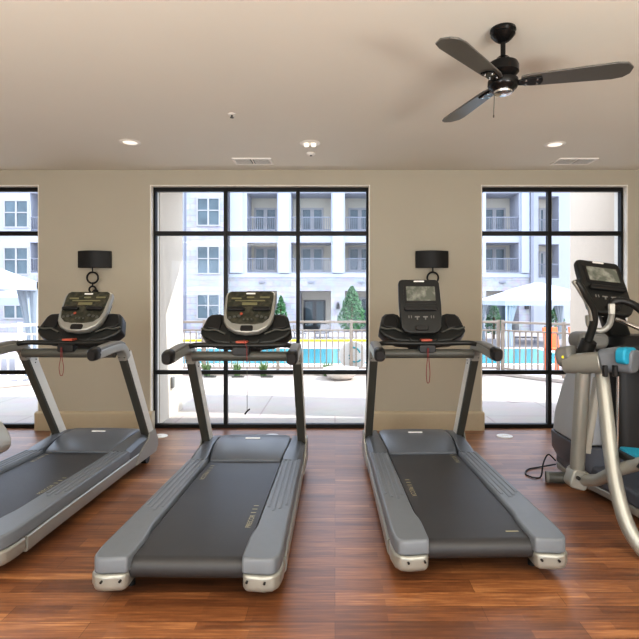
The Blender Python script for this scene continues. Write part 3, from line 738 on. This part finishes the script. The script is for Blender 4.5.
def vent(px, py, label, w_=.40, d_=.24):
    r = empty('ceiling_vent', cpt(px, py), 0, label, 'vent', 'ceiling air vents')
    f = MB()
    f.b2((-w_ / 2, -d_ / 2, -.010), (w_ / 2, -d_ / 2 + .022, 0)); f.b2((-w_ / 2, d_ / 2 - .022, -.010), (w_ / 2, d_ / 2, 0))
    f.b2((-w_ / 2, -d_ / 2 + .022, -.010), (-w_ / 2 + .022, d_ / 2 - .022, 0)); f.b2((w_ / 2 - .022, -d_ / 2 + .022, -.010), (w_ / 2, d_ / 2 - .022, 0)); f.b2((-.008, -d_ / 2 + .022, -.010), (.008, d_ / 2 - .022, 0))
    f.build('frame', M['fixture'], r)
    MB().b2((-w_ / 2 + .02, -d_ / 2 + .02, -.003), (w_ / 2 - .02, d_ / 2 - .02, -.001)).build('backing', M['black'], r)
    s = MB(); n = 9
    for i in range(n):
        y = -d_ / 2 + .03 + (d_ - .06) * i / (n - 1)
        for q in (-1, 1): s.box((q * w_ / 4, y, -.008), (w_ / 2 - .034, .013, .0025), rot=(math.radians(25), 0, 0))
    s.build('louver', M['fixture'], r)
vent(253, 161, 'white slotted ceiling air vent above the tall middle window')
vent(574, 161, 'white slotted ceiling air vent beyond the fan, near right window')

# floor outlet covers
for px, py, lab in ((161, 435, 'white round floor cover between left pier and middle window'), (272, 435, 'white round floor cover in front of the middle window'), (503, 435, 'white round floor cover in front of the right window')):
    Y = F * EYE / (py - VY) ; X = (px - VX) * Y / F
    r = empty('floor_outlet', (X, Y - .05, 0), 0, lab, 'floor outlet', 'floor outlet covers')
    MB().lathe([(0, 0), (.085, 0), (.083, .006), (.06, .010), (0, .011)]).build('cover_plate', M['white'], r)
    MB().b2((-.03, -.018, .0105), (.03, .018, .0135)).build('flap', M['fixture'], r)

# ------------------------------------------------------------------ outside: terrace and wings
GY = -0.9
EX = D + T
tpoly = [(-9, EX - .1), (9, EX - .1), (9, 7.0), (4.95, 8.15), (3.25, 10.12), (-4.05, 10.12), (-6.8, 7.3), (-9, 7.0)]
struct(MB().prism(tpoly, GY, -.005).build('trim_terrace', M['terrace'], smooth=False)).name = 'ground_terrace'
struct(MB().b2((-45, 6.5, GY - .2), (45, 60, GY - .02)).build('ground_courtyard', M['deckg'], smooth=False))
# our building's exterior skin above + wings
struct(MB().b2((-9, EX - .04, CH), (9, EX, 3.25)).build('wall_exterior', M['stucco'], smooth=False))
def wing(x0, x1, y1, m, name): return struct(MB().b2((x0, EX + .001, -.004), (x1, y1, 6.5)).build(name, m, smooth=False))
wing(-2.55, -2.045, 6.85, M['stucco'], 'wall_wing_left')
wing(3.29, 3.8, 7.14, M['peach'], 'wall_wing_right')
struct(MB().prism([(-2.6, EX + .001), (-.35, EX + .001), (-1.45, 7.35), (-2.6, 7.35)], 3.3, 3.5).build('slab_shadow_caster', M['stucco'], smooth=False))  # unseen slab added, its cut corner shaped to cast the diagonal wing shadow
r = empty('outdoor_outlet', (-2.045, 6.38, .42), 0, 'small grey outlet cover on the sunlit white outside wall', 'outlet')
MB().b2((0, -.045, -.07), (.03, .045, .07)).build('cover_box', M['pad'], r, bevel=.008)
MB().b2((.03, -.03, -.05), (.036, .03, .05)).build('flap', M['silver'], r, bevel=.002)

# ------------------------------------------------------------------ terrace railing
RT = 1.04
def railing(pts, name, label, m, group):
    root = empty(name, (0, 0, 0), 0, label, 'railing', group)
    cur = MB(); 
    for i in range(len(pts) - 1):
        a = Vector((*pts[i], 0)); b = Vector((*pts[i + 1], 0)); d = b - a; L_ = d.length; d.normalize()
        n = max(1, round(L_ / 1.55)); 
        for k in range(n + 1):
            if k == n and i < len(pts) - 2: continue
            p = a + d * (L_ * k / n)
            MB().b2((p.x - .028, p.y - .028, .001), (p.x + .028, p.y + .028, RT + .02)).build('post', m, root)
        for z, hh, ww in ((RT - .02, .045, .06), (.86, .03, .035), (.12, .035, .04)):
            MB().sweep([a + Vector((0, 0, z)), b + Vector((0, 0, z))], rrect(ww, hh, .006, 1)).build('rail', m, root)
        pk = MB(); cnt = int(L_ / .115)
        for k in range(1, cnt):
            p = a + d * (L_ * k / cnt); pk.box((p.x, p.y, .49), (.022, .022, .76))
        pk.build('picket_panel', m, root, smooth=False)
    return root
FP = [(-4.0, 10.0), (3.2, 10.0)]
railing(FP, 'terrace_railing', 'beige picket railing across terrace beyond the middle window', M['rail'], 'terrace railings')
railing([(-6.65, 7.4), (-4.07, 9.95)], 'terrace_railing', 'pale picket railing beyond the left window, running back at an angle', mat('railing_sunlit', (.80, .76, .70), .5), 'terrace railings')  # sunlit look of this stretch put into a paler railing colour
railing([(3.27, 9.95), (4.85, 8.15)], 'terrace_railing', 'beige picket railing beyond the right window, coming nearer at right', M['rail'], 'terrace railings')
cb = MB()
for a, b in (((-4.0, 9.88), (3.2, 9.88)), ((-6.72, 7.28), (-4.08, 9.84)), ((3.2, 9.86), (4.75, 8.08))):
    cb.sweep([Vector((*a, .03)), Vector((*b, .03))], rrect(.10, .07, .01, 1))
struct(cb.build('trim_curb', M['curb']))
# drain slots / grass tufts at the curb
def blades(n, R_, h, m, name, parent=None, loc=(0, 0, 0), w_=.012):
    b = MB()
    for i in range(n):
        a = random.uniform(0, 6.28); rr = random.uniform(0, R_); x, y = rr * math.cos(a), rr * math.sin(a)
        l = h * random.uniform(.6, 1); dx, dy = random.uniform(-.4, .4) * l, random.uniform(-.4, .4) * l
        t = random.uniform(0, 3.14); wx, wy = w_ * math.cos(t), w_ * math.sin(t)
        b.quad([(x - wx, y - wy, 0), (x + wx, y + wy, 0), (x + dx * .4 + wx * .8, y + dy * .4 + wy * .8, l * .6), (x + dx * .4 - wx * .8, y + dy * .4 - wy * .8, l * .6)])
        b.quad([(x + dx * .4 - wx * .8, y + dy * .4 - wy * .8, l * .6), (x + dx * .4 + wx * .8, y + dy * .4 + wy * .8, l * .6), (x + dx + .001, y + dy, l), (x + dx, y + dy + .001, l)])
    return b.build(name, m, parent, loc=loc, smooth=False)
for px, lab in ((211, 'grass tuft at the railing foot, first right of white outside wall'), (240, 'grass tuft at railing foot right of the first window mullion'), (266, 'grass tuft at the railing foot, under the console hanging cord side'), (327, 'grass tuft at railing foot left of white round panel')):
    x = (px - VX) * 10.085 / F
    tag(blades(70, .05, .30, M['leaf2'], 'grass_tuft', loc=(x, 9.76, -.004)), lab, 'plant', 'grass tufts along the railing')
for px, lab in ((210, 'dark low drain cover on terrace curb, leftmost of three'), (238, 'dark low drain cover on terrace curb, middle of three'), (267, 'dark low drain cover on terrace curb, rightmost of three')):
    p = at(px, 377, 9.6); 
    rr = empty('drain_cover', (p.x, 9.6, -.005), 0, lab, 'drain cover', 'drain covers before the railing')
    MB().prism(rrect(.24, .10, .04), 0, .025).build('cover', M['bar'], rr)
    MB().prism(rrect(.16, .05, .02), .025, .03).build('grate', M['black'], rr)
# round bowl planter
p = at(341, 385, 9.4)
r = empty('planter_bowl', (p.x, 9.4, -.005), 0, 'wide pale concrete bowl planter standing on terrace before the railing', 'planter')
MB().lathe([(0, 0), (.17, 0), (.26, .06), (.32, .16), (.33, .20), (.30, .20), (.27, .15), (0, .13)]).build('bowl', M['bowl'], r)
MB().lathe([(0, .12), (.25, .14), (0, .165)], seg=20).build('soil', M['bark'], r)
# white round panel with teal marks behind railing (stands on the terrace edge)
p = at(353, 356, 10.09)
r = empty('round_panel', (p.x, 10.085, -.004), 0, 'white round panel with teal curved marks behind the railing', 'sign')
mt = Matrix.Translation((0, 0, .36)) @ Matrix.Rotation(math.pi / 2, 4, 'X')
MB().lathe([(0, -.012), (.27, -.012), (.285, 0), (.27, .012), (0, .012)], mtx=mt, seg=40).build('disc', M['white'], r)
MB().b2((-.12, -.012, 0), (.12, .012, .09)).build('stand', M['white'], r)
tm = MB()
for a0, a1, R_ in ((200, 330, .13), (20, 95, .16)):
    tm.tube([(.05 * (1 if a0 > 100 else -.3) + R_ * math.cos(math.radians(a)), -.016, .36 + R_ * math.sin(math.radians(a))) for a in range(a0, a1, 10)], .014, 8, up=(0, 1, 0))
tm.prism([(-.09, .36), (-.02, .42), (.0, .36), (-.03, .30)], -.018, -.013, axis='y')
tm.build('teal_mark', M['teal'], r)
# ground joints (diagonal pattern seen in the right window)
jt = MB()
def gpt(px, py): Y = F * EYE / (py - VY); return Vector(((px - VX) * Y / F, Y, -.0035))
for a, b in (((484, 394), (512, 402)), ((512, 402), (545, 400)), ((484, 387), (520, 386)), ((497, 381), (545, 395))):
    jt.sweep([gpt(*a), gpt(*b)], [(-.022, -.0006), (.022, -.0006), (.022, .0006), (-.022, .0006)])
struct(jt.build('trim_joints', M['joint'], smooth=False))

# ------------------------------------------------------------------ pool and courtyard things
struct(MB().b2((-7.9, 18.2, GY - .02), (10, 24.9, GY + .03)).build('trim_pool_coping', M['bowl'], smooth=False))
tag(MB().b2((-7.5, 18.6, GY + .02), (9.5, 24.2, GY + .045)).build('pool_water', M['water'], smooth=False), 'turquoise swimming pool beyond the terrace railing', 'swimming pool', kind='stuff')
tag(MB().b2((-9, 29.0, GY - .02), (2.6, 29.2, GY + .10)).build('pool_edge_band', M['yellow'], bevel=.03), 'long yellow band beyond the far side of the pool', 'barrier')

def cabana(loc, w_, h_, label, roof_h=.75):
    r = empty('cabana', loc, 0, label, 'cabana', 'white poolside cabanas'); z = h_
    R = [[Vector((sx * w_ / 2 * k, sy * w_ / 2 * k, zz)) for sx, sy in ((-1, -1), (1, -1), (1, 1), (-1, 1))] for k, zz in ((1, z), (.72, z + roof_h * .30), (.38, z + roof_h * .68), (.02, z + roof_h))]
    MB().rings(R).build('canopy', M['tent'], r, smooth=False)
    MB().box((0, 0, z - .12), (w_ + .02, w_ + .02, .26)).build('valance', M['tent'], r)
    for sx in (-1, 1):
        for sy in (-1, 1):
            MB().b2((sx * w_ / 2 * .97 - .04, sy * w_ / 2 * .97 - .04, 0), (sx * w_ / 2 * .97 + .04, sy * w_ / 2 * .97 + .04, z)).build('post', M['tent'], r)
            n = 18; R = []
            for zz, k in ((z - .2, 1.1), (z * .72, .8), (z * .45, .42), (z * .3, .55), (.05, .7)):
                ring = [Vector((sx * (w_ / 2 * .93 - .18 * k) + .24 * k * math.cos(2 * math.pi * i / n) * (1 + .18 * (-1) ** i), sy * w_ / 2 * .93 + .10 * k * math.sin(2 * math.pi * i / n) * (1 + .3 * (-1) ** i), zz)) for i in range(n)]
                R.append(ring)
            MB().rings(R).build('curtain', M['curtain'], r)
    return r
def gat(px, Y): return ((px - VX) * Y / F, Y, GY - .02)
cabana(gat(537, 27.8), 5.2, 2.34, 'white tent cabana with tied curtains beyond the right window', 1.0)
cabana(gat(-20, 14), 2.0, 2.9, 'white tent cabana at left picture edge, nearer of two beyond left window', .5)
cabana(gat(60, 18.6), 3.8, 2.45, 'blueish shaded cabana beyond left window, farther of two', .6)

def bush(loc, h, w_, label, name='shrub', m='leaf', n=900, cat='shrub', group='courtyard plants', trunk=.15):
    r = empty(name, loc, 0, label, cat, group)
    b = MB()
    for i in range(n):
        t = random.random() ** .8; z = trunk * h + t * h * (1 - trunk); rad = w_ * (1 - t) ** .7 * (.5 + .5 * min(1, t * 5)) * math.sqrt(random.uniform(.25, 1))
        a = random.uniform(0, 6.283); c = Vector((rad * math.cos(a), rad * math.sin(a), z))
        s = random.uniform(.05, .11) * (h / 2) ** .5; u = Vector((random.gauss(0, 1), random.gauss(0, 1), random.gauss(0, 1))).normalized(); v = u.orthogonal().normalized()
        b.quad([c - u * s, c + v * s * .5, c + u * s, c - v * s * .5])
    b.build('foliage', M[m], r, smooth=False)
    MB().cyl((0, 0, 0), (0, 0, h * .8), .05 * h / 2, 8).build('trunk', M['bark'], r)
    return r
bush(gat(352, 31.8), 3.2, 1.15, 'dense green conical shrub beyond the pool, in middle window', n=1500)
bush(gat(494, 31), 2.2, .7, 'green shrub under the left side of the right window cabana', n=700)
bush(gat(556, 32), 2.0, .8, 'green shrub behind cabana, right of the right window mullion', n=700)
bush(gat(281, 31.8), 2.6, .6, 'narrow green shrub beyond pool, just right of silver console', n=700)
def lounger(loc, rz, label, m):
    r = empty('pool_lounger', loc, rz, label, 'lounger', 'loungers around the pool')
    MB().b2((-.33, -.6, .30), (.33, .6, .36)).build('seat', m, r, bevel=.02)
    MB().box((0, .85, .55), (.64, .70, .06), rot=(math.radians(45), 0, 0)).build('backrest', m, r, bevel=.02)
    for x in (-.28, .28):
        for y in (-.52, .52): MB().b2((x - .025, y - .025, 0), (x + .025, y + .025, .31)).build('leg', M['railfar'], r)
    return r
lounger(gat(300, 31.4), .2, 'dark lounger beyond the pool, seen right of middle window mullion', M['wicker'])
lounger(gat(322, 31.8), -.2, 'dark lounger beyond the pool, left of the conical shrub', M['wicker'])
lounger(gat(380, 31.5), .1, 'dark lounger beyond the pool, right of the conical shrub', M['wicker'])
lounger(gat(205, 31.5), .1, 'dark lounger beyond the pool, before the stone block window', M['wicker'])
lounger(gat(526, 27.8), 1.4, 'dark lounger standing under the cabana right of its curtain', M['wicker'])
def ochair(loc, label):
    r = empty('deck_chair', loc, .3, label, 'chair', 'orange deck chairs')
    MB().b2((-.3, -.3, .72), (.3, .3, .78)).build('seat', M['orange'], r, bevel=.02)
    MB().box((0, .3, 1.1), (.6, .06, .7), rot=(-.15, 0, 0)).build('backrest', M['orange'], r, bevel=.02)
    for x in (-.26, .26):
        for y in (-.26, .26): MB().b2((x - .025, y - .025, 0), (x + .025, y + .025, .73)).build('leg', M['orange'], r)
ochair(gat(557, 17), 'orange high deck chair right of right window mullion, left of two')
ochair(gat(583, 17.4), 'orange high deck chair nearest the cream outside wall')

# ------------------------------------------------------------------ apartment building across the courtyard
BY = 37.5
def bx(px): return (px - VX) * BY / F
def bz(py): return EYE + (VY - py) * BY / F
BL = empty('apartment_building', (0, BY, GY), 0, 'pale three-storey apartment building with balconies across the courtyard', 'building')
def lb(mb, n, m, par=BL, **k):
    return mb.build(n, m, par, **k)
Z0 = GY - .02
rows = [(193, 231), (242.5, 272.5)]
bays = [(30, 52), (72, 104), (118, 140), (247, 277), (291, 331), (345, 377), (392, 424), (440, 472), (486, 519)]
wins = [(4, 29), (54, 70), (200, 223)]
toprow = (148, 182)
holes = []
for a, b in bays:
    for t, bt in rows + [toprow]: holes.append((bx(a), bx(b), bz(bt) - GY, bz(t) - GY))
ZT = bz(140) - GY
STZ = bz(275) - GY; 
# upper wall (white), split so stone block (190-229) is separate
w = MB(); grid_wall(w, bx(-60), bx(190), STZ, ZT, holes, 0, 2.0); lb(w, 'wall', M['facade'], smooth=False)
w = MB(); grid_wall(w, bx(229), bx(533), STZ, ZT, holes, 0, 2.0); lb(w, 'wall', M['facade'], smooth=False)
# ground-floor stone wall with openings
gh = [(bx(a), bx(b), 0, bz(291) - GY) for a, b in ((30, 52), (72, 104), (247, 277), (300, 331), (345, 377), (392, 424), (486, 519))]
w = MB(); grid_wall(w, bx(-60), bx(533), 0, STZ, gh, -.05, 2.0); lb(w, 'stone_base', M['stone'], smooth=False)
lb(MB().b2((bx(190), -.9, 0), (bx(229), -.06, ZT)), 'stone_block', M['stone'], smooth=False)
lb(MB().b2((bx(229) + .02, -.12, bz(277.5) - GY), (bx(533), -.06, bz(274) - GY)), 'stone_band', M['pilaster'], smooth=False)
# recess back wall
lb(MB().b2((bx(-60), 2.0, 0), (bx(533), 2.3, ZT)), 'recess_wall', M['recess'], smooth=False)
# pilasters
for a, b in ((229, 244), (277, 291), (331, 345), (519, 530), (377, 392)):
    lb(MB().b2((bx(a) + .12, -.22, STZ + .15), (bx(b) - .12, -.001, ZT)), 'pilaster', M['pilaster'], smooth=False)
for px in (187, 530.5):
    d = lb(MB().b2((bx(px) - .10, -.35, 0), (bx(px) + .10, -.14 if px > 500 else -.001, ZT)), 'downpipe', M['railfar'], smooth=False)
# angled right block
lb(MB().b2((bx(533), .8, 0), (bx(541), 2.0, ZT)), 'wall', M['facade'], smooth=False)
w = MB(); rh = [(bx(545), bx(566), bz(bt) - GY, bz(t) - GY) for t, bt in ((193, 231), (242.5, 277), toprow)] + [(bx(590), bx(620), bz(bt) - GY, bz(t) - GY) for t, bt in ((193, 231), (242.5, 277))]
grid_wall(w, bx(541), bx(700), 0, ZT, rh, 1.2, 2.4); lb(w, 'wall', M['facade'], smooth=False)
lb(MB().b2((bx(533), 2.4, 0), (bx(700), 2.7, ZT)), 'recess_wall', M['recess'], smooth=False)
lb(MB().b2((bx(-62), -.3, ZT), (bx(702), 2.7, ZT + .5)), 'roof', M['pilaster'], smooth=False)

def bwin(x0, x1, z0, z1, y, cross=True, fm='wframe'):
    f = MB(); t = .10
    f.b2((x0, y - .09, z0), (x0 + t, y - .001, z1)); f.b2((x1 - t, y - .09, z0), (x1, y - .001, z1)); f.b2((x0 + t, y - .09, z0), (x1 - t, y - .001, z0 + t)); f.b2((x0 + t, y - .09, z1 - t), (x1 - t, y - .001, z1))
    cx = (x0 + x1) / 2; f.b2((cx - .06, y - .09, z0 + t), (cx + .06, y - .001, z1 - t))
    if cross: zc = z0 + (z1 - z0) * .55; f.b2((x0 + t, y - .08, zc - .04), (x1 - t, y - .001, zc + .04))
    fo = lb(f, 'window', M[fm], smooth=False)
    lb(MB().b2((x0 + t, y - .03, z0 + t), (x1 - t, y - .012, z1 - t)), 'pane', M['pane'], fo, smooth=False)
def bdoor(x0, x1, z0, z1, y, dark=False):
    f = MB(); t = .09; fm = M['ddark'] if dark else M['wframe']
    cx = (x0 + x1) / 2
    for a, b in ((x0, cx), (cx, x1)):
        f.b2((a, y - .09, z0), (a + t * 1.6, y - .001, z1)); f.b2((b - t * 1.6, y - .09, z0), (b, y - .001, z1))
        f.b2((a + t * 1.6, y - .09, z0), (b - t * 1.6, y - .001, z0 + .3)); f.b2((a + t * 1.6, y - .09, z1 - .15), (b - t * 1.6, y - .001, z1))
    fo = lb(f, 'balcony_door', fm, smooth=False)
    lb(MB().b2((x0 + .1, y - .04, z0 + .28), (x1 - .1, y - .02, z1 - .14)), 'pane', M['pane'], fo, smooth=False)
def brail(x0, x1, z0, y):
    f = MB(); f.b2((x0, y - .03, z0 + 1.0), (x1, y + .03, z0 + 1.06)); f.b2((x0, y - .02, z0 + .08), (x1, y + .02, z0 + .13))
    n = int((x1 - x0) / .14)
    for i in range(n + 1): xx = x0 + .02 + (x1 - x0 - .04) * i / n; f.b2((xx - .014, y - .014, z0), (xx + .014, y + .014, z0 + 1.0))
    lb(f, 'balcony_railing', M['railfar'], smooth=False)
for a, b in bays:
    for t, bt in rows:
        z0 = bz(bt) - GY; cx = (bx(a) + bx(b)) / 2; wd = min((bx(b) - bx(a)) * .8, 1.75)
        bdoor(cx - wd / 2, cx + wd / 2, z0 + .02, z0 + 2.05, 2.0)
        brail(bx(a) + .02, bx(b) - .02, z0, .12)
for t, bt in ((193, 231), (242.5, 277)):
    z0 = bz(bt) - GY
    for a, b in ((545, 566), (590, 620)):
        bdoor(bx(a) + .5, bx(a) + 1.4, z0 + .02, z0 + 2.1, 2.4); brail(bx(a) + .02, bx(b) - .02, z0, 1.28)
for a, b, y in ((4, 29, 0), (54, 70, 0), (200, 223, -.9)):
    for t, bt in ((200, 228), (247, 275), (294, 319)):
        bwin(bx(a), bx(b), bz(bt) - GY, bz(t) - GY, y - (.06 if t > 290 and y == 0 else 0))
# ground floor doors
for a, b, dk in ((302, 325, True), (250, 274, False), (348, 374, False), (395, 420, False), (489, 516, False)):
    z1 = bz(300 if dk else 297) - GY
    bdoor(bx(a), bx(b), 0.02, z1, 2.0, dk)
# wall lanterns on the stone base
for px in (284, 338, 482, 526):
    l = MB().b2((bx(px) - .12, -.26, bz(309) - GY), (bx(px) + .12, -.051, bz(304) - GY)); l.b2((bx(px) - .05, -.2, bz(304) - GY), (bx(px) + .05, -.051, bz(302) - GY)); lb(l, 'lantern', M['ddark'])
for px in (262, 311, 361, 502):
    l = MB(); l.b2((bx(px) - .22, -.16, bz(283) - GY), (bx(px) + .22, -.051, bz(281.5) - GY)); l.b2((bx(px) - .08, -.1, bz(283) - GY - .06), (bx(px) + .08, -.051, bz(283) - GY)); lb(l, 'wall_vent', M['railfar'])

# ------------------------------------------------------------------ lights
def area(name, loc, rot, sx, sy, e, colr):
    l = bpy.data.lights.new(name, 'AREA'); l.shape = 'RECTANGLE'; l.size = sx; l.size_y = sy; l.energy = e; l.color = colr
    o = bpy.data.objects.new(name, l); col.objects.link(o); o.location = loc; o.rotation_euler = rot; return o
sun = bpy.data.lights.new('sun', 'SUN'); sun.energy = 4.3; sun.angle = math.radians(.6); sun.color = (1, .95, .88)
so = bpy.data.objects.new('sun', sun); col.objects.link(so); so.location = (10, 0, 20)
so.rotation_euler = Vector((-1, .13, -1.2)).to_track_quat('-Z', 'Y').to_euler()
# added fill lamps under the ceiling, out of view, with no fixtures
area('room_fill', (-2.5, -1.2, 2.86), (0, 0, 0), 2.4, 1.2, 40, (1, .93, .82))
area('room_fill', (2.5, -1.2, 2.86), (0, 0, 0), 2.4, 1.2, 40, (1, .93, .82))
area('room_fill', (0, .8, 2.86), (0, 0, 0), 3.0, .6, 20, (1, .90, .76))
area('back_fill', (0, YB + .1, 1.45), (math.radians(90), 0, 0), 9.0, 2.3, 70, (1, .95, .88))  # added fill, stands in for daylight from behind the camera
area('ceiling_fill', (-2.2, -1.0, .9), (math.radians(180), 0, 0), 1.6, 1.2, 165, (1, .98, .93))  # added pair of unseen fills aimed up to brighten the ceiling
area('ceiling_fill', (2.2, -1.0, .9), (math.radians(180), 0, 0), 1.6, 1.2, 165, (1, .98, .93))
for px, py in ((130, 142), (555, 144), (310, 143)):
    c = cpt(px, py); l = bpy.data.lights.new('downlight', 'SPOT'); l.energy = 18; l.spot_size = math.radians(110); l.spot_blend = .8; l.color = (1, .88, .7); l.shadow_soft_size = .06
    o = bpy.data.objects.new('downlight', l); col.objects.link(o); o.location = (c[0], c[1], CH - .05)
W = bpy.data.worlds.new('World'); bpy.context.scene.world = W; W.use_nodes = True
nt = W.node_tree; bg = nt.nodes['Background']
bg.inputs[0].default_value = (.80, .88, 1.0, 1); bg.inputs[1].default_value = 2.6

# ------------------------------------------------------------------ camera
cam = bpy.data.cameras.new('camera'); cam.sensor_width = 36; cam.sensor_fit = 'HORIZONTAL'; cam.lens = 36 * F / 639
cam.shift_x = -(VX - 319.5) / 639; cam.shift_y = -(319.5 - VY) / 639; cam.clip_start = .05; cam.clip_end = 200
co = bpy.data.objects.new('camera', cam); col.objects.link(co); co.location = (0, 0, EYE); co.rotation_euler = (math.radians(90), 0, 0)
sc = bpy.context.scene; sc.camera = co
sc.view_settings.view_transform = 'Standard'; sc.view_settings.look = 'None'; sc.view_settings.exposure = 0.55; sc.view_settings.gamma = 0.84
try:
    sc.cycles.use_denoising = True; sc.cycles.max_bounces = 10; sc.cycles.diffuse_bounces = 6; sc.cycles.transparent_max_bounces = 12; sc.cycles.sample_clamp_indirect = 6
except Exception: pass
